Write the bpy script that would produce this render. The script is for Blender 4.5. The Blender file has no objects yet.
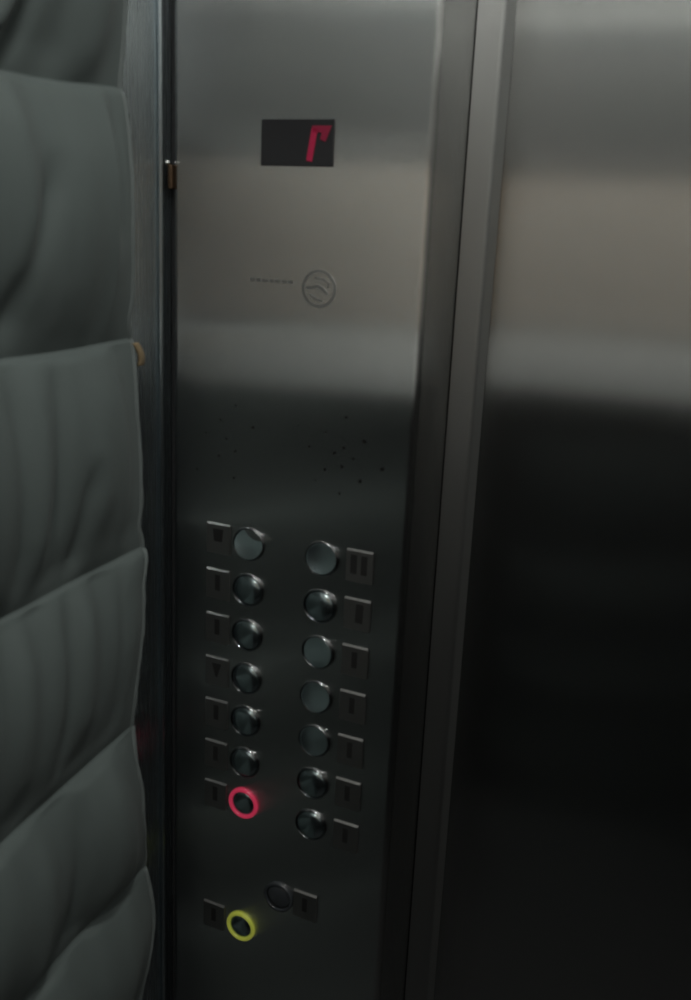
import bpy, bmesh, math, random
from mathutils import Vector, Matrix, noise
random.seed(7)
S = bpy.context.scene
COL = S.collection
PI = math.pi

# ------------------------------------------------------------------ materials
def new_mat(name):
    m = bpy.data.materials.new(name); m.use_nodes = True
    nt = m.node_tree
    return m, nt, nt.nodes['Principled BSDF']

def plain(name, col, rough=.5, metal=0., emit=None, strength=0., coat=0.):
    m, nt, b = new_mat(name)
    tc = nt.nodes.new('ShaderNodeTexCoord'); n = nt.nodes.new('ShaderNodeTexNoise')
    n.inputs['Scale'].default_value = 60; nt.links.new(tc.outputs['Object'], n.inputs['Vector'])
    r = nt.nodes.new('ShaderNodeMapRange'); r.inputs['To Min'].default_value = max(.02, rough-.04); r.inputs['To Max'].default_value = min(1, rough+.04)
    nt.links.new(n.outputs['Fac'], r.inputs['Value']); nt.links.new(r.outputs['Result'], b.inputs['Roughness'])
    b.inputs['Base Color'].default_value = (*col, 1); b.inputs['Metallic'].default_value = metal
    b.inputs['Coat Weight'].default_value = coat
    if emit: b.inputs['Emission Color'].default_value = (*emit, 1); b.inputs['Emission Strength'].default_value = strength
    return m

def steel(name, col, rough, aniso, grain=.02, spread=.6):
    """satin stainless steel with an upright brushed grain"""
    m, nt, b = new_mat(name)
    b.inputs['Metallic'].default_value = 1; b.inputs['Anisotropic'].default_value = aniso
    b.inputs['Anisotropic Rotation'].default_value = .25
    tg = nt.nodes.new('ShaderNodeCombineXYZ'); tg.inputs[2].default_value = 1
    nt.links.new(tg.outputs[0], b.inputs['Tangent'])
    # microscopic upright scratches: every scratch turns the surface a little to the left or right
    ge = nt.nodes.new('ShaderNodeNewGeometry')
    cr = nt.nodes.new('ShaderNodeVectorMath'); cr.operation = 'CROSS_PRODUCT'; cr.inputs[1].default_value = (0, 0, 1)
    nt.links.new(ge.outputs['Normal'], cr.inputs[0])
    fine = nt.nodes.new('ShaderNodeVectorMath'); fine.operation = 'SCALE'; fine.inputs['Scale'].default_value = 40000
    nt.links.new(ge.outputs['Position'], fine.inputs[0])
    wn = nt.nodes.new('ShaderNodeTexWhiteNoise'); wn.noise_dimensions = '3D'; nt.links.new(fine.outputs[0], wn.inputs['Vector'])
    sp = nt.nodes.new('ShaderNodeSeparateColor'); nt.links.new(wn.outputs['Color'], sp.inputs[0])
    ad = nt.nodes.new('ShaderNodeMath'); ad.operation = 'ADD'; nt.links.new(sp.outputs[0], ad.inputs[0]); nt.links.new(sp.outputs[1], ad.inputs[1])
    sb = nt.nodes.new('ShaderNodeMath'); sb.operation = 'SUBTRACT'; sb.inputs[1].default_value = 1; nt.links.new(ad.outputs[0], sb.inputs[0])
    ml = nt.nodes.new('ShaderNodeMath'); ml.operation = 'MULTIPLY'; ml.inputs[1].default_value = spread; nt.links.new(sb.outputs[0], ml.inputs[0])
    sc = nt.nodes.new('ShaderNodeVectorMath'); sc.operation = 'SCALE'; nt.links.new(cr.outputs[0], sc.inputs[0]); nt.links.new(ml.outputs[0], sc.inputs['Scale'])
    av = nt.nodes.new('ShaderNodeVectorMath'); av.operation = 'ADD'; nt.links.new(ge.outputs['Normal'], av.inputs[0]); nt.links.new(sc.outputs[0], av.inputs[1])
    nm = nt.nodes.new('ShaderNodeVectorMath'); nm.operation = 'NORMALIZE'; nt.links.new(av.outputs[0], nm.inputs[0])
    nt.links.new(nm.outputs[0], b.inputs['Normal'])
    tc = nt.nodes.new('ShaderNodeTexCoord'); mp = nt.nodes.new('ShaderNodeMapping')
    mp.inputs['Scale'].default_value = (1500, 1500, 8)
    nt.links.new(tc.outputs['Object'], mp.inputs['Vector'])
    n = nt.nodes.new('ShaderNodeTexNoise'); n.inputs['Scale'].default_value = 1; n.inputs['Detail'].default_value = 3
    nt.links.new(mp.outputs[0], n.inputs['Vector'])
    r = nt.nodes.new('ShaderNodeMapRange'); r.inputs['To Min'].default_value = rough-grain; r.inputs['To Max'].default_value = rough+grain
    nt.links.new(n.outputs['Fac'], r.inputs['Value']); nt.links.new(r.outputs['Result'], b.inputs['Roughness'])
    n2 = nt.nodes.new('ShaderNodeTexNoise'); n2.inputs['Scale'].default_value = 5; n2.inputs['Detail'].default_value = 4
    nt.links.new(tc.outputs['Object'], n2.inputs['Vector'])
    mx = nt.nodes.new('ShaderNodeMix'); mx.data_type = 'RGBA'
    mx.inputs['A'].default_value = (*[c*.93 for c in col], 1); mx.inputs['B'].default_value = (*[min(1, c*1.07) for c in col], 1)
    nt.links.new(n2.outputs['Fac'], mx.inputs['Factor']); nt.links.new(mx.outputs['Result'], b.inputs['Base Color'])
    return m

def fabric(name, col, bump=.25):
    m, nt, b = new_mat(name)
    b.inputs['Roughness'].default_value = .75; b.inputs['Sheen Weight'].default_value = .03
    b.inputs['Specular IOR Level'].default_value = .3
    tc = nt.nodes.new('ShaderNodeTexCoord')
    n = nt.nodes.new('ShaderNodeTexNoise'); n.inputs['Scale'].default_value = 7; n.inputs['Detail'].default_value = 5
    nt.links.new(tc.outputs['Object'], n.inputs['Vector'])
    mx = nt.nodes.new('ShaderNodeMix'); mx.data_type = 'RGBA'
    mx.inputs['A'].default_value = (*[c*.86 for c in col], 1); mx.inputs['B'].default_value = (*[c*1.14 for c in col], 1)
    nt.links.new(n.outputs['Fac'], mx.inputs['Factor']); nt.links.new(mx.outputs['Result'], b.inputs['Base Color'])
    w = nt.nodes.new('ShaderNodeTexNoise'); w.inputs['Scale'].default_value = 900
    nt.links.new(tc.outputs['Object'], w.inputs['Vector'])
    bp = nt.nodes.new('ShaderNodeBump'); bp.inputs['Strength'].default_value = bump; bp.inputs['Distance'].default_value = .0006
    nt.links.new(w.outputs['Fac'], bp.inputs['Height']); nt.links.new(bp.outputs[0], b.inputs['Normal'])
    return m

def wood(name, a, c):
    m, nt, b = new_mat(name); b.inputs['Roughness'].default_value = .4
    tc = nt.nodes.new('ShaderNodeTexCoord'); mp = nt.nodes.new('ShaderNodeMapping'); mp.inputs['Scale'].default_value = (1.2, 8, 14)
    nt.links.new(tc.outputs['Object'], mp.inputs['Vector'])
    n = nt.nodes.new('ShaderNodeTexNoise'); n.inputs['Scale'].default_value = 2; n.inputs['Detail'].default_value = 6; n.inputs['Distortion'].default_value = .6
    nt.links.new(mp.outputs[0], n.inputs['Vector'])
    mx = nt.nodes.new('ShaderNodeMix'); mx.data_type = 'RGBA'; mx.inputs['A'].default_value = (*a, 1); mx.inputs['B'].default_value = (*c, 1)
    nt.links.new(n.outputs['Fac'], mx.inputs['Factor']); nt.links.new(mx.outputs['Result'], b.inputs['Base Color'])
    return m

M = dict(
    panel=steel('panel_steel', (.68, .69, .68), .15, .93),
    door=steel('door_steel', (.54, .55, .54), .17, .93),
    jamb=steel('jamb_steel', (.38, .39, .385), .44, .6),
    wall=steel('wall_steel', (.60, .67, .70), .27, .9, spread=.3),
    plate=plain('plate_steel', (.24, .24, .235), .42, 1.),
    cap=plain('cap_steel', (.66, .78, .81), .2, 1.),
    collar=plain('clear_collar', (.03, .034, .038), .15),
    rim=plain('button_rim_steel', (.26, .27, .28), .12, 1.),
    lens=plain('lens_steel', (.44, .53, .55), .2, 1.),
    glyph=plain('black_infill', (.008, .008, .008), .55),
    etched=plain('etched_steel', (.40, .40, .39), .42, 1.),
    speck=plain('pitted_speck', (.012, .012, .012), .8),
    glass=plain('display_window', (.022, .022, .024), .22),
    red=plain('red_segment', (.1, .0, .01), .4, 0., (1., .045, .16), .13),
    reddim=plain('red_segment_dim', (.06, .0, .01), .4, 0., (1., .06, .16), .075),
    redring=plain('red_halo', (.2, .01, .03), .25, 0., (1., .07, .16), .26),
    yellow=plain('yellow_halo', (.25, .28, .03), .3, 0., (.8, .85, .14), .15),
    brass=plain('aged_brass', (.13, .085, .055), .5, 1.),
    bright=plain('bright_steel', (.75, .75, .72), .2, 1.),
    quilt=fabric('grey_pad_cloth', (.084, .104, .102)),
    binding=fabric('binding_tape', (.115, .135, .134)),
    tag=fabric('tan_tape', (.20, .15, .085)),
    dark=plain('dark_laminate', (.018, .018, .019), .6),
    black=plain('black_void', (.006, .006, .006), .9),
    floor=plain('dark_floor', (.015, .015, .016), .6),
    ceil=plain('ceiling_paint', (.30, .30, .29), .6),
    pale=plain('pale_reflector', (.84, .85, .84), .55),
    soft=plain('soft_grey_reflector', (.44, .445, .44), .55),
    mid=plain('mid_reflector', (.22, .22, .215), .55),
    warm_refl=wood('warm_reflector', (.46, .30, .18), (.62, .46, .31)),  # warm tone added for its reflection in the door steel
    lamp=plain('lamp_diffuser', (.8, .8, .8), .5, 0., (1., .985, .93), 150.),
    white=plain('lamp_rim', (.7, .7, .68), .4),
)

M['speck'].node_tree.nodes['Principled BSDF'].inputs['Specular IOR Level'].default_value = .05
# ------------------------------------------------------------------ helpers
def link(name, me, mat, parent=None, smooth=False, bevel=0., seg=2):
    o = bpy.data.objects.new(name, me); COL.objects.link(o)
    if mat: me.materials.append(mat)
    if smooth:
        for p in me.polygons: p.use_smooth = True
    if parent: o.parent = parent
    if bevel:
        b = o.modifiers.new('bevel', 'BEVEL'); b.width = bevel; b.segments = seg; b.limit_method = 'ANGLE'
        b.harden_normals = False
    return o

def bm_mesh(bm, name):
    bmesh.ops.recalc_face_normals(bm, faces=bm.faces)
    me = bpy.data.meshes.new(name); bm.to_mesh(me); bm.free(); return me

def add_box(bm, a, b):
    vs = [bm.verts.new((x, y, z)) for x in (a[0], b[0]) for y in (a[1], b[1]) for z in (a[2], b[2])]
    for f in ((0,1,3,2), (4,6,7,5), (0,4,5,1), (2,3,7,6), (0,2,6,4), (1,5,7,3)): bm.faces.new([vs[i] for i in f])

def box(name, a, b, mat, parent=None, bevel=0.):
    bm = bmesh.new(); add_box(bm, a, b)
    return link(name, bm_mesh(bm, name), mat, parent, bevel=bevel)

def prism_z(name, pts, z0, z1, mat, parent=None, smooth_angle=True):
    """outline in plan, extruded upright"""
    bm = bmesh.new()
    lo = [bm.verts.new((x, y, z0)) for x, y in pts]; hi = [bm.verts.new((x, y, z1)) for x, y in pts]
    n = len(pts)
    for i in range(n): bm.faces.new((lo[i], lo[(i+1) % n], hi[(i+1) % n], hi[i]))
    bm.faces.new(lo[::-1]); bm.faces.new(hi)
    o = link(name, bm_mesh(bm, name), mat, parent)
    return o

def lathe(prof, n=72):
    """profile of (radius, forward) turned about the -Y axis; forward = towards the viewer"""
    bm = bmesh.new(); rings = []
    for r, f in prof:
        if r < 1e-6: rings.append([bm.verts.new((0, -f, 0))])
        else: rings.append([bm.verts.new((r*math.cos(2*PI*k/n), -f, r*math.sin(2*PI*k/n))) for k in range(n)])
    for A, B in zip(rings, rings[1:]):
        for k in range(n):
            a0, a1 = A[k % len(A)], A[(k+1) % len(A)]; b0, b1 = B[k % len(B)], B[(k+1) % len(B)]
            f = []
            for v in (a0, a1, b1, b0):
                if v not in f: f.append(v)
            if len(f) > 2: bm.faces.new(f)
    return bm

def poly_front(bm, pts, y0, y1):
    """flat outline (x,z) given thickness from y0 (back) to y1 (front)"""
    a = [bm.verts.new((x, y0, z)) for x, z in pts]; b = [bm.verts.new((x, y1, z)) for x, z in pts]
    n = len(pts); bm.faces.new(a); bm.faces.new(b[::-1])
    for i in range(n): bm.faces.new((a[i], b[i], b[(i+1) % n], a[(i+1) % n]))

def stroke(bm, path, w, y0, y1):
    for (x0, z0), (x1, z1) in zip(path, path[1:]):
        d = Vector((x1-x0, z1-z0)); d.normalize(); n = Vector((-d.y, d.x))*w/2; e = d*w*.15
        poly_front(bm, [(x0-e.x+n.x, z0-e.y+n.y), (x1+e.x+n.x, z1+e.y+n.y), (x1+e.x-n.x, z1+e.y-n.y), (x0-e.x-n.x, z0-e.y-n.y)], y0, y1)

def thing(name, label, cat, loc=(0, 0, 0), group=None):
    o = bpy.data.objects.new(name, None); COL.objects.link(o); o.location = loc; o.empty_display_size = .05
    o['label'] = label; o['category'] = cat
    if group: o['group'] = group
    return o

def struct(o, label, cat):
    o['kind'] = 'structure'; o['label'] = label; o['category'] = cat; return o

# ------------------------------------------------------------------ the cab (setting)
XL, XR, YB, ZC = -.141, 1.45, -1.45, 2.30
struct(box('floor', (XL-.05, YB-.05, -.04), (XR+.05, .22, 0), M['floor']), 'dark floor of the lift cab', 'floor')
struct(box('ceiling', (XL-.05, YB-.05, ZC), (XR+.05, .22, ZC+.04), M['ceil']), 'pale ceiling of the lift cab', 'ceiling')
struct(prism_z('wall_left', [(XL-.04, YB), (XL, YB), (XL, .124), (XL-.04, .124)], 0, ZC, M['wall']),
       'brushed steel side wall behind the hanging padded blanket', 'wall')
struct(box('wall_right', (XR, YB, 0), (XR+.04, .16, ZC), M['dark']), 'dark laminate side wall right of the door', 'wall')
struct(box('wall_back', (XL-.04, YB-.04, 0), (XR+.04, YB, ZC), M['dark']), 'dark rear wall of the lift cab', 'wall')
struct(box('wall_front', (XL-.06, .125, 0), (.128, .16, ZC), M['black']), 'black void behind the gap beside the control panel', 'wall')
# unseen wall panels, added and toned to reflect as bands in the steel
def rail(name, x0, x1, mat, label):  # added reflector, sloped to catch more light and brighten its band in the steel
    bm = bmesh.new(); rp = [(YB+.001, 1.262), (YB+.085, 1.262), (YB+.092, 1.27), (YB+.030, 1.400), (YB+.022, 1.405), (YB+.001, 1.405)]
    ra = [bm.verts.new((x0, y, z)) for y, z in rp]; rb = [bm.verts.new((x1, y, z)) for y, z in rp]
    bm.faces.new(ra); bm.faces.new(rb[::-1])
    for i in range(6): bm.faces.new((ra[i], rb[i], rb[(i+1) % 6], ra[(i+1) % 6]))
    struct(link(name, bm_mesh(bm, name), mat), label, 'trim')
rail('trim_1', XL+.002, .11, M['pale'], 'added pale reflecting rail along the left of the unseen rear wall')
rail('trim_11', .113, XR-.002, M['soft'], 'added grey reflecting rail along the right of the unseen rear wall')
struct(box('trim_2', (XL+.002, YB+.001, 1.42), (.11, YB+.016, 1.80), M['pale'], bevel=.003), 'added pale reflecting panel on the unseen rear wall', 'trim')
struct(box('trim_3', (.13, YB+.001, 1.42), (.62, YB+.016, 1.80), M['warm_refl'], bevel=.003), 'added warm reflecting panel on the unseen rear wall', 'trim')  # added panel, the source of the warm reflection in the door
struct(box('trim_14', (.64, YB+.001, 1.42), (XR-.002, YB+.016, 1.80), M['soft'], bevel=.003), 'added grey reflecting panel at the right of the unseen rear wall', 'trim')
struct(box('trim_4', (XL+.002, YB+.001, 1.83), (XR-.002, YB+.016, 2.12), M['mid'], bevel=.003), 'added grey reflecting panel high on the unseen rear wall', 'trim')

struct(box('trim_8', (.05, YB+.001, 2.14), (XR-.002, YB+.016, 2.28), M['pale'], bevel=.003), 'added pale reflecting strip along the top of the unseen rear wall', 'trim')
struct(box('trim_9', (XL+.001, YB+.025, 1.42), (XL+.013, -.56, 1.80), M['pale'], bevel=.003), 'added pale reflecting panel on the unseen side wall beyond the blanket', 'trim')  # added out of view to brighten the reflection in the control panel
struct(box('trim_12', (XR-.016, YB+.03, 2.02), (XR-.001, -.01, 2.26), M['pale'], bevel=.003), 'added pale reflecting panel at the top of the unseen right side wall', 'trim')  # added out of view so the steel edges reflect something bright
struct(box('trim_13', (XR-.016, YB+.03, 1.42), (XR-.001, -.01, 2.00), M['mid'], bevel=.003), 'added grey reflecting panel on the unseen right side wall', 'trim')
# entrance side: jamb strip and the sliding door
def rounded(pts, r, idx, n=5):
    out = []
    for i, p in enumerate(pts):
        if i not in idx: out.append(p); continue
        p = Vector(p); a = Vector(pts[i-1])-p; b = Vector(pts[(i+1) % len(pts)])-p
        a.normalize(); b.normalize()
        c = p + (a+b)*r
        s = p+a*r - c; e = p+b*r - c
        for k in range(n+1):
            t = k/n; v = s*math.cos(t*PI/2) + e*math.sin(t*PI/2); out.append((c.x+v.x, c.y+v.y))
    return out
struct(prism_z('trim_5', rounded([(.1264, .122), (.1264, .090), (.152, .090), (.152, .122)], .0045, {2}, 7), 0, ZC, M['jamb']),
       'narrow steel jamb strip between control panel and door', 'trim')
struct(box('door_1', (.130, .123, .004), (1.10, .155, 2.12), M['door'], bevel=.002), 'brushed stainless steel lift door with blurred warm reflections', 'door')
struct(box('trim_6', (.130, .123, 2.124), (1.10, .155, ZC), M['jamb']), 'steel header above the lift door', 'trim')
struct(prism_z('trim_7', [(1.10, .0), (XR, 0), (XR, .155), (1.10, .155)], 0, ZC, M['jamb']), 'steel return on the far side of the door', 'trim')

struct(prism_z('trim_10', [(XL+.0024+.0021*math.cos(a), -.005+.0024*math.sin(a)) for a in [2*PI*i/14 for i in range(14)]], 0, ZC, M['wall']),
       'thin steel corner bead along the gap beside the control panel', 'trim')
struct(box('trim_15', (XL+.0005, .016, 0), (-.1195, .024, ZC), M['dark']), 'added dark strip standing for the shade in the gap beside the control panel', 'trim')  # dark strip put into the gap as its shade
# ------------------------------------------------------------------ control panel
CP = thing('control_panel', 'tall brushed steel lift control panel with two columns of round buttons', 'control panel', (0, 0, 0))
prof = rounded([(-.1285, .014), (-.1285, .0035), (-.1235, 0), (.1255, 0), (.1255, .0885), (.120, .0885), (.120, .014)], .0068, {3}, 8)
prism_z('faceplate', prof, .012, ZC-.01, M['panel'], CP)

# floor indicator
DZ = 1.7200
disp = box('floor_display', (-.0355, -.0012, DZ-.0195), (.0355, .004, DZ+.0195), M['glass'], CP, bevel=.0008)
disp['label'] = 'black indicator window with a red digit'
bm = bmesh.new()
stroke(bm, [(.0128, DZ-.0142), (.0170, DZ+.0110)], .0056, -.0014, -.0019)
me = bm_mesh(bm, 'digit'); link('digit_stroke', me, M['red'], disp)
bm = bmesh.new()
poly_front(bm, [(.0145, DZ+.0140), (.0330, DZ+.0140), (.0275, DZ+.0010), (.0225, DZ+.0030), (.0240, DZ+.0085), (.0155, DZ+.0085)], -.0014, -.0019)
link('digit_flag', bm_mesh(bm, 'digit_flag'), M['reddim'], disp)

# round maker's mark with a curl inside, and the faint line of writing beside it
EX, EZ = .026, 1.5965
bm = bmesh.new()
n = 40
for r0, r1 in ((.0143, .0168),):
    A = [(r0*math.cos(2*PI*k/n), r0*math.sin(2*PI*k/n)) for k in range(n)]; B = [(r1*math.cos(2*PI*k/n), r1*math.sin(2*PI*k/n)) for k in range(n)]
    va = [bm.verts.new((EX+x, -.0004, EZ+z)) for x, z in A]; vb = [bm.verts.new((EX+x, -.0004, EZ+z)) for x, z in B]
    vc = [bm.verts.new((EX+x, .0004, EZ+z)) for x, z in B]
    for k in range(n):
        j = (k+1) % n
        bm.faces.new((va[k], va[j], vb[j], vb[k])); bm.faces.new((vb[k], vb[j], vc[j], vc[k]))
emb = link('round_emblem', bm_mesh(bm, 'round_emblem'), M['etched'], CP)
bm = bmesh.new()
stroke(bm, [(EX-.0125, EZ+.0005), (EX-.0065, EZ+.0008), (EX-.0015, EZ+.0022), (EX+.0035, EZ+.0002), (EX+.0085, EZ-.0042)], .0026, .0003, -.0004)
stroke(bm, [(EX-.004, EZ+.0095), (EX+.004, EZ+.0085), (EX+.0095, EZ+.0050), (EX+.0085, EZ+.0015)], .0017, .0003, -.0004)
stroke(bm, [(EX-.009, EZ-.0055), (EX-.003, EZ-.0095), (EX+.004, EZ-.0105)], .0017, .0003, -.0004)
link('emblem_curl', bm_mesh(bm, 'emblem_curl'), M['etched'], emb)
bm = bmesh.new()
x = -.044
for w in (.005, .004, .006, .004, .005, .005, .004):
    stroke(bm, [(x, 1.6005), (x+w, 1.6005)], .0026, .0003, -.0003); x += w+.0018
ln = link('faint_lettering', bm_mesh(bm, 'faint_lettering'), M['etched'], CP)

# pitted specks across the plate above the buttons
specks = [(-.057,1.481,.8),(-.074,1.465,.9),(-.038,1.462,1.1),(-.067,1.447,.8),(-.057,1.436,1),(-.075,1.429,.9),(-.058,1.409,1.1),(-.100,1.412,.8),
          (.058,1.4835,1.1),(.038,1.4675,1),(.057,1.455,1.2),(.077,1.4635,1.6),(.022,1.4515,.9),(.048,1.449,1.4),(.067,1.446,.9),(.056,1.437,1.2),
          (.039,1.432,1.0),(.096,1.4405,1.5),(.075,1.426,1.2),(.055,1.411,.9),(-.09,1.45,.7),(.01,1.47,.7),(.03,1.42,.7)]
bm = bmesh.new()
for x, z, s in specks:
    r = .00135*s; k = 9; ph = random.random()*6
    poly_front(bm, [(x+r*(1+.25*math.sin(3*a+ph))*math.cos(a), z+r*(1+.25*math.cos(2*a+ph))*math.sin(a)) for a in [2*PI*i/k for i in range(k)]], .0003, -.00025)
sp = link('pitted_specks', bm_mesh(bm, 'pitted_specks'), M['speck'], CP); sp['kind'] = 'stuff'

# buttons: collar that lights up (part) with a dished steel cap (sub-part)
R0 = .0172
collar_prof = [(.0135, -.001), (.0135, .0014)] + [(.0154-.0019*math.cos(a), .0014+.0019*math.sin(a)) for a in [PI*i/10 for i in range(1, 10)]] + [(R0, .0014), (R0, -.001)]
collar_prof = [(r if r < R0 else R0, f) for r, f in collar_prof]
collar_me = bm_mesh(lathe(collar_prof), 'button_collar')
def dish(r, d): return [(0, .0010)] + [(r*t, .0010+d*t*t) for t in (.04, .08, .13, .18, .24, .3, .37, .45, .52, .6, .68, .75, .82, .88, .94, .985)] + [(r, .0008+d), (r, -.001)]
thin_prof = [(.0156, -.001), (.0156, .0012)] + [(.0165-.0009*math.cos(a), .0012+.0012*math.sin(a)) for a in [PI*i/10 for i in range(1, 10)]] + [(.0174, .0012), (.0174, -.001)]
thin_me = bm_mesh(lathe(thin_prof), 'button_rim')
wide_me = bm_mesh(lathe(dish(.0154, .0009)), 'wide_cap')
def dome(r, h, b=.0006): return [(0, b+h)] + [(r*math.sin(a), b+h*math.cos(a)) for a in [PI/2*q/14 for q in range(1, 15)]] + [(r, -.001)]
lens_me = bm_mesh(lathe(dome(.0155, .0042)), 'lens_cap')
cap_prof = dome(.0134, .0030)
cap_me = bm_mesh(lathe(cap_prof), 'button_cap')
dome_me = bm_mesh(lathe(dome(.0134, .0034)), 'button_dome')
for me in (collar_me, cap_me, dome_me, thin_me, wide_me, lens_me):
    for p in me.polygons: p.use_smooth = True
collar_me.materials.append(M['collar']); thin_me.materials.append(M['rim']); wide_me.materials.append(M['cap']); lens_me.materials.append(M['lens'])
cap_me.materials.append(M['lens']); dome_me.materials.append(M['cap'])

def button(x, z, tilt=(0, 0), name='floor_button', collar_mat=None, label=None, dome=False, cap_mat=None, dished=False):
    b = bpy.data.objects.new(name, collar_me.copy() if collar_mat else thin_me); COL.objects.link(b)
    if collar_mat: b.data.materials.clear(); b.data.materials.append(collar_mat)
    b.parent = CP; b.location = (x, 0, z)
    src = dome_me if dome else cap_me if collar_mat else wide_me if dished else lens_me
    c = bpy.data.objects.new('button_cap', src.copy() if cap_mat else src); COL.objects.link(c); c.parent = b
    if cap_mat: c.data.materials.clear(); c.data.materials.append(cap_mat)
    c.rotation_euler = (math.radians(tilt[0]), 0, math.radians(tilt[1]))
    if label: b['label'] = label
    return b

# number plates with a dark raised mark
PW, PH = .0265, .032
bm = bmesh.new(); add_box(bm, (-PW/2, -.0018, -PH/2), (PW/2, .001, PH/2))
bmesh.ops.bevel(bm, geom=[e for e in bm.edges if all(v.co.y < 0 and v.co.z > 0 for v in e.verts)], offset=.0017, segments=1, affect='EDGES')
plate_me = bm_mesh(bm, 'number_plate'); plate_me.materials.append(M['plate'])
def mark_mesh(kind):
    bm = bmesh.new(); y0, y1 = -.0016, -.0022
    if kind == 'one': stroke(bm, [(0, .009), (0, -.006)], .0055, y0, y1)
    elif kind == 'pair':
        stroke(bm, [(-.0055, .010), (-.0055, -.007)], .0065, y0, y1); stroke(bm, [(.005, .010), (.005, -.007)], .006, y0, y1)
    elif kind == 'block': poly_front(bm, [(-.006, .010), (.006, .010), (.0045, -.003), (-.0045, -.003)], y0, y1)
    elif kind == 'wedge': poly_front(bm, [(-.0055, .009), (.0055, .009), (.001, -.006), (-.001, -.006)], y0, y1)
    elif kind == 'right': stroke(bm, [(.003, .010), (.0025, -.007)], .0075, y0, y1)
    me = bm_mesh(bm, 'mark'); me.materials.append(M['glyph']); return me
marks = {k: mark_mesh(k) for k in ('one', 'pair', 'block', 'wedge', 'right')}
def plate(x, z, mark):
    p = bpy.data.objects.new('number_plate', plate_me); COL.objects.link(p); p.parent = CP; p.location = (x, 0, z)
    if mark:
        g = bpy.data.objects.new('raised_mark', marks[mark]); COL.objects.link(g); g.parent = p
    return p

XBL, XBR, XPL, XPR = -.0397, .0397, -.0740, .0790
Z1, PITCH = 1.3440, .04845
ltilt = [(-9, 4), None, None, None, None, None, None]   # dished caps sit at slightly different slants; the others are domed
rtilt = [(-4, 3), None, (-2, -4), (-7, 0), (-5, 1), None, None]
lmark = ['block', 'one', 'one', 'wedge', 'one', 'one', 'one']
rmark = ['pair', 'right', 'one', 'one', 'one', 'one', 'one']
for i in range(7):
    z = Z1 - PITCH*i
    if i == 6: button(XBL, z, (0, 0), collar_mat=M['redring'], label='floor button with its rim lit red')
    else: button(XBL, z, ltilt[i] or (0, 0), dished=bool(ltilt[i]))
    button(XBR, z, rtilt[i] or (0, 0), dished=bool(rtilt[i]))
    plate(XPL, z, lmark[i]); plate(XPR, z, rmark[i])
button(XBL, .8985, (0, 0), 'alarm_button', M['yellow'], 'button with a yellow-green rim')
plate(XPL, .9000, 'one')
button(.0055, .9535, (2, 0), 'key_switch', M['collar'], 'dark button standing alone between the columns', True, M['collar'])
plate(.0370, .9545, 'one')

# small hinge showing in the gap on the panel's left edge
h = box('hinge_knuckle', (-.1345, -.0005, 1.678), (-.1295, .008, 1.700), M['brass'], CP, bevel=.0012); h['label'] = 'small brass hinge piece'
bm = lathe([(0, .0022), (.0018, .0018), (.0027, .0006), (.0028, -.002)], 20)
sc = link('hinge_screw', bm_mesh(bm, 'hinge_screw'), M['bright'], h, smooth=True); sc.location = (-.1352, -.0002, 1.7015)

# ------------------------------------------------------------------ hanging padded blanket
PB = thing('padded_blanket', 'grey quilted moving blanket hanging over the left wall', 'blanket', (0, 0, 0))
# edge line (height, depth): how far the blanket reaches towards the corner
EDGE = [(.0, -.06), (.60, -.065), (.80, -.06), (.914, -.046), (.975, -.050), (1.069, -.062), (1.125, -.068), (1.153, -.065), (1.187, -.066), (1.30, -.058), (1.332, -.048),
        (1.37, -.055), (1.488, -.061), (1.540, -.059), (1.56, -.066), (1.665, -.073), (1.757, -.073), (1.82, -.075), (2.2, -.077)]
SEAMS = [(.012, .012), (.13, .13), (.28, .28), (.44, .44), (.62, .62), (.80, .80), (.978, .968), (1.153, 1.141), (1.339, 1.338), (1.543, 1.540), (1.754, 1.747), (1.955, 1.940), (2.16, 2.16)]
def interp(tab, z):
    for (a, va), (b, vb) in zip(tab, tab[1:]):
        if a <= z <= b:
            t = (z-a)/(b-a); t = t*t*(3-2*t) if abs(vb-va) < .02 else t
            return va+(vb-va)*t
    return tab[0][1] if z < tab[0][0] else tab[-1][1]
YFAR = -.52
def seam_z(k, y):
    e, l = SEAMS[k]; t = (y+.08)/(-.16); t = min(t, 2.2)
    return e + (l-e)*t + .003*noise.noise((y*9, k*3.7, 0))
# the deeper upright folds: channel, line from (depth, height) to (depth, height), height of fold, width
FOLDS = [(9, -.222, 1.72, -.212, 1.60, .010, .016), (9, -.190, 1.67, -.222, 1.57, -.009, .012), (9, -.150, 1.70, -.165, 1.58, .004, .025), (9, -.098, 1.73, -.098, 1.64, -.006, .010),
         (8, -.226, 1.51, -.226, 1.37, -.008, .010), (8, -.203, 1.52, -.207, 1.38, .008, .012), (8, -.178, 1.52, -.188, 1.40, -.007, .009), (8, -.148, 1.43, -.158, 1.35, -.008, .010), (8, -.130, 1.50, -.132, 1.40, .005, .018),
         (7, -.172, 1.31, -.186, 1.19, -.008, .010), (7, -.150, 1.31, -.158, 1.20, .008, .014), (7, -.228, 1.30, -.232, 1.18, .006, .014), (7, -.100, 1.30, -.104, 1.18, -.005, .010),
         (6, -.165, 1.12, -.180, 1.00, -.006, .011), (6, -.125, 1.12, -.132, 1.00, .006, .016), (6, -.220, 1.10, -.226, .99, .006, .014)]
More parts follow.
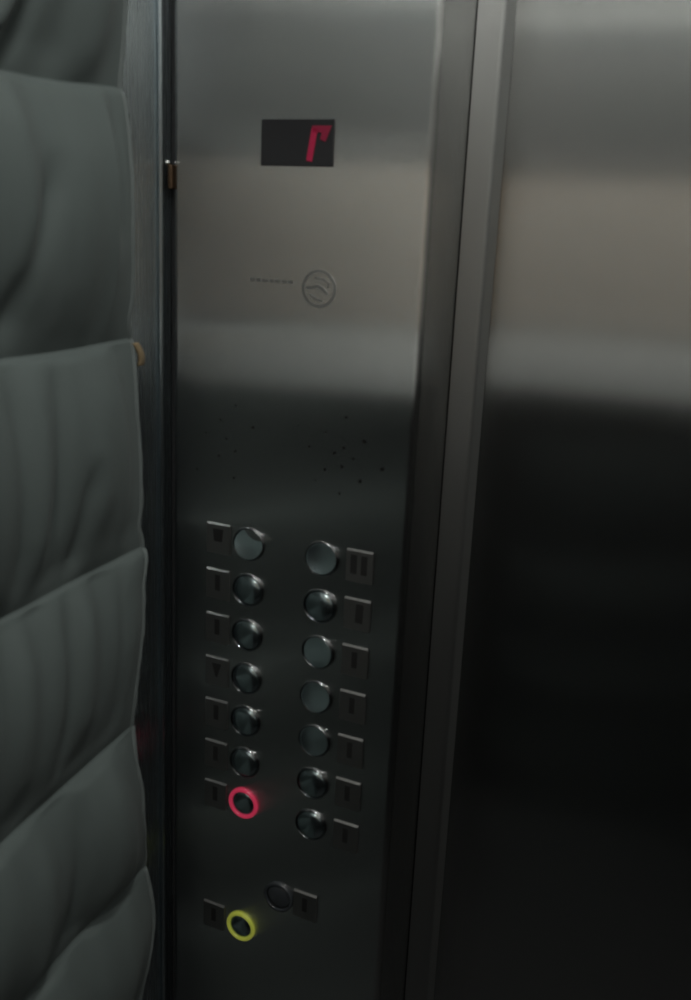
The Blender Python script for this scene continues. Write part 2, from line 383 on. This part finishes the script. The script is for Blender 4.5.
def pad(k, t, y, z, d):
    """stand-off of the cloth from the wall; k, t = channel and place in it; d = distance from the free edge"""
    z0 = SEAMS[k][0]
    s = t**1.25                                        # fullest above the middle
    arc = 4*s*(1-s)
    puff = .72*arc + .28*(1-math.exp(-t/.10))*(1-math.exp(-(1-t)/.012))
    a = y + .16*(z-z0)*math.sin(k*2.3+1); ph = k*5.17
    body = min(1, t/.12)*min(1, (1-t)/.03)
    w = 1.0*noise.noise((a*15+ph, z*2.0, k)) + (.4)*noise.noise((a*33+ph, z*3.5, k+9)) + .5*noise.noise((a*7, z*3+ph, 3))
    ex = min(1, d/.035)
    fold = 0
    if k == len(SEAMS)-3:   # slanting fold in the channel at the top of the picture
        u = (y+.212) - (z-1.785)*.42
        fold = .016*math.exp(-((u+.02)/.014)**2) - .009*math.exp(-((u-.012)/.012)**2)
    for fk, ya, za, yb, zb, amp, wd in FOLDS:
        if fk == k:
            u = (z-zb)/(za-zb); c = yb+(ya-yb)*u
            v = min(1, max(0, (u+.25)/.35))*min(1, max(0, (1.3-u)/.35))
            fold += .72*amp*v*math.exp(-((y-c)/wd)**2)
    x = .010 + .026*puff*(.40+.60*ex) + (.0105*w*(.35+.65*ex) + fold)*body + .004*noise.noise((y*5, z*5, 7))
    return max(.004, x)
NY = 150
ZB, ZT = SEAMS[0][0], SEAMS[-1][0]
TS = [0, .008, .02, .04, .07] + [.07+.86*q/26 for q in range(1, 27)] + [.95, .968, .982, .992]
verts, faces, rows, zs = [], [], [], []
for k in range(len(SEAMS)-1):
    for t in TS + ([1.] if k == len(SEAMS)-2 else []):
        ze = SEAMS[k][0]+(SEAMS[k+1][0]-SEAMS[k][0])*t
        ye = interp(EDGE, ze) + .0016*noise.noise((ze*45, 1, 1)) - .003
        row = []
        for q in range(NY+1):
            u = q/NY; d = (u**1.2)*(ye-YFAR); y = ye-d
            z0, z1 = seam_z(k, y), seam_z(k+1, y); z = z0+(z1-z0)*t
            row.append(len(verts)); verts.append((XL+pad(k, t, y, z, d), y, z))
        rows.append(row); zs.append(ze)
NZ = len(rows)-1
for j in range(NZ):
    for q in range(NY): faces.append((rows[j][q], rows[j][q+1], rows[j+1][q+1], rows[j+1][q]))
me = bpy.data.meshes.new('quilted_pad'); me.from_pydata(verts, [], faces); me.update()
pad_o = link('quilted_pad', me, M['quilt'], PB, smooth=True)
bmf = bmesh.new(); bmf.from_mesh(me)
bmesh.ops.recalc_face_normals(bmf, faces=bmf.faces)
if sum(f.normal.x for f in bmf.faces) < 0: bmesh.ops.reverse_faces(bmf, faces=bmf.faces)
bmf.to_mesh(me); bmf.free()
s = pad_o.modifiers.new('thickness', 'SOLIDIFY'); s.thickness = .004; s.offset = -1

# sewn tape along the free edge
vb, fb = [], []; m_ = 10
for j, z in enumerate(zs):
    x, y, _ = verts[rows[j][0]]
    w = .0034 + .0014*noise.noise((z*30, 5, 2)); th = .0026 + .0008*noise.noise((z*40, 2, 8))
    for q in range(m_):
        a = 2*PI*q/m_; vb.append((x-.001+th*math.cos(a), y+.001+w*math.sin(a), z))
for j in range(NZ):
    for q in range(m_):
        fb.append((j*m_+q, j*m_+(q+1) % m_, (j+1)*m_+(q+1) % m_, (j+1)*m_+q))
fb.append(tuple(range(m_))); fb.append(tuple(NZ*m_+q for q in range(m_))[::-1])
meb = bpy.data.meshes.new('edge_tape'); meb.from_pydata(vb, [], fb); meb.update()
link('edge_tape', meb, M['binding'], PB, smooth=True)['label'] = 'lighter sewn tape along the free edge'
# little tan loop on the edge
bm = bmesh.new()
path = []
zt = 1.540; jt = min(range(NZ+1), key=lambda j: abs(zs[j]-zt)); xt, yt, _ = verts[rows[jt][0]]
for i in range(13):
    t = i/12; path.append((xt+.0015+.002*math.sin(PI*t), yt+.003+.008*math.sin(PI*t*.55), zt-.022*t))
L = [[bm.verts.new((p[0]+s1, p[1]+s2, p[2])) for s1, s2 in ((.0012, -.004), (.0012, .004), (-.0012, .004), (-.0012, -.004))] for p in path]
for A, B in zip(L, L[1:]):
    for q in range(4): bm.faces.new((A[q], A[(q+1) % 4], B[(q+1) % 4], B[q]))
bm.faces.new(L[0]); bm.faces.new(L[-1][::-1])
link('tape_loop', bm_mesh(bm, 'tape_loop'), M['tag'], PB, smooth=True)['label'] = 'small tan cloth loop'

# ------------------------------------------------------------------ lamps of the cab
def downlight(x, y, label, r=.055):
    t = thing('ceiling_downlight', label, 'ceiling light', (x, y, ZC), 'downlights in the cab ceiling')
    for nm, prof, mt in (('rim', [(r, 0), (r, .004), (r+.012, .006), (r+.018, 0)], M['white']), ('lamp', [(0, .003), (r, .003), (r, 0)], M['lamp'])):
        o = link(nm, bm_mesh(lathe(prof, 40), nm), mt, t); o.rotation_euler = (math.radians(-90), 0, 0)
        o.rotation_euler = (math.radians(90), 0, 0)
    return t
downlight(.30, -.40, 'round ceiling downlight nearest the lift door')
downlight(.42, -1.18, 'round ceiling downlight nearest the rear wall')

downlight(1.12, -.75, 'added unseen downlight for the right side wall and the steel edges', .036)  # extra lamp, added to brighten the right wall and the edges reflecting it
# ------------------------------------------------------------------ camera
cam = bpy.data.cameras.new('camera'); co = bpy.data.objects.new('camera', cam); COL.objects.link(co)
right = Vector((.91412562, .40289815, .0452485)); up = Vector((-.138657, .20580077, .96872095)); fw = Vector((-.3809837, .89180666, -.24399241))
mt = Matrix.Identity(4)
for i in range(3): mt[i][0] = right[i]; mt[i][1] = up[i]; mt[i][2] = -fw[i]; 
mt[0][3], mt[1][3], mt[2][3] = .3798, -.75, 1.65
co.matrix_world = mt
cam.sensor_width = 36; cam.lens = 36*916.27/1000; cam.shift_y = -.041; cam.clip_start = .02
cam.dof.use_dof = True; cam.dof.focus_distance = 1.6; cam.dof.aperture_fstop = 8
S.camera = co

w = bpy.data.worlds.new('world'); S.world = w; w.use_nodes = True
w.node_tree.nodes['Background'].inputs[0].default_value = (0, 0, 0, 1)
v = S.view_settings
v.view_transform = 'Standard'; v.look = 'None'; v.gamma = 1; v.exposure = .05; v.use_curve_mapping = False
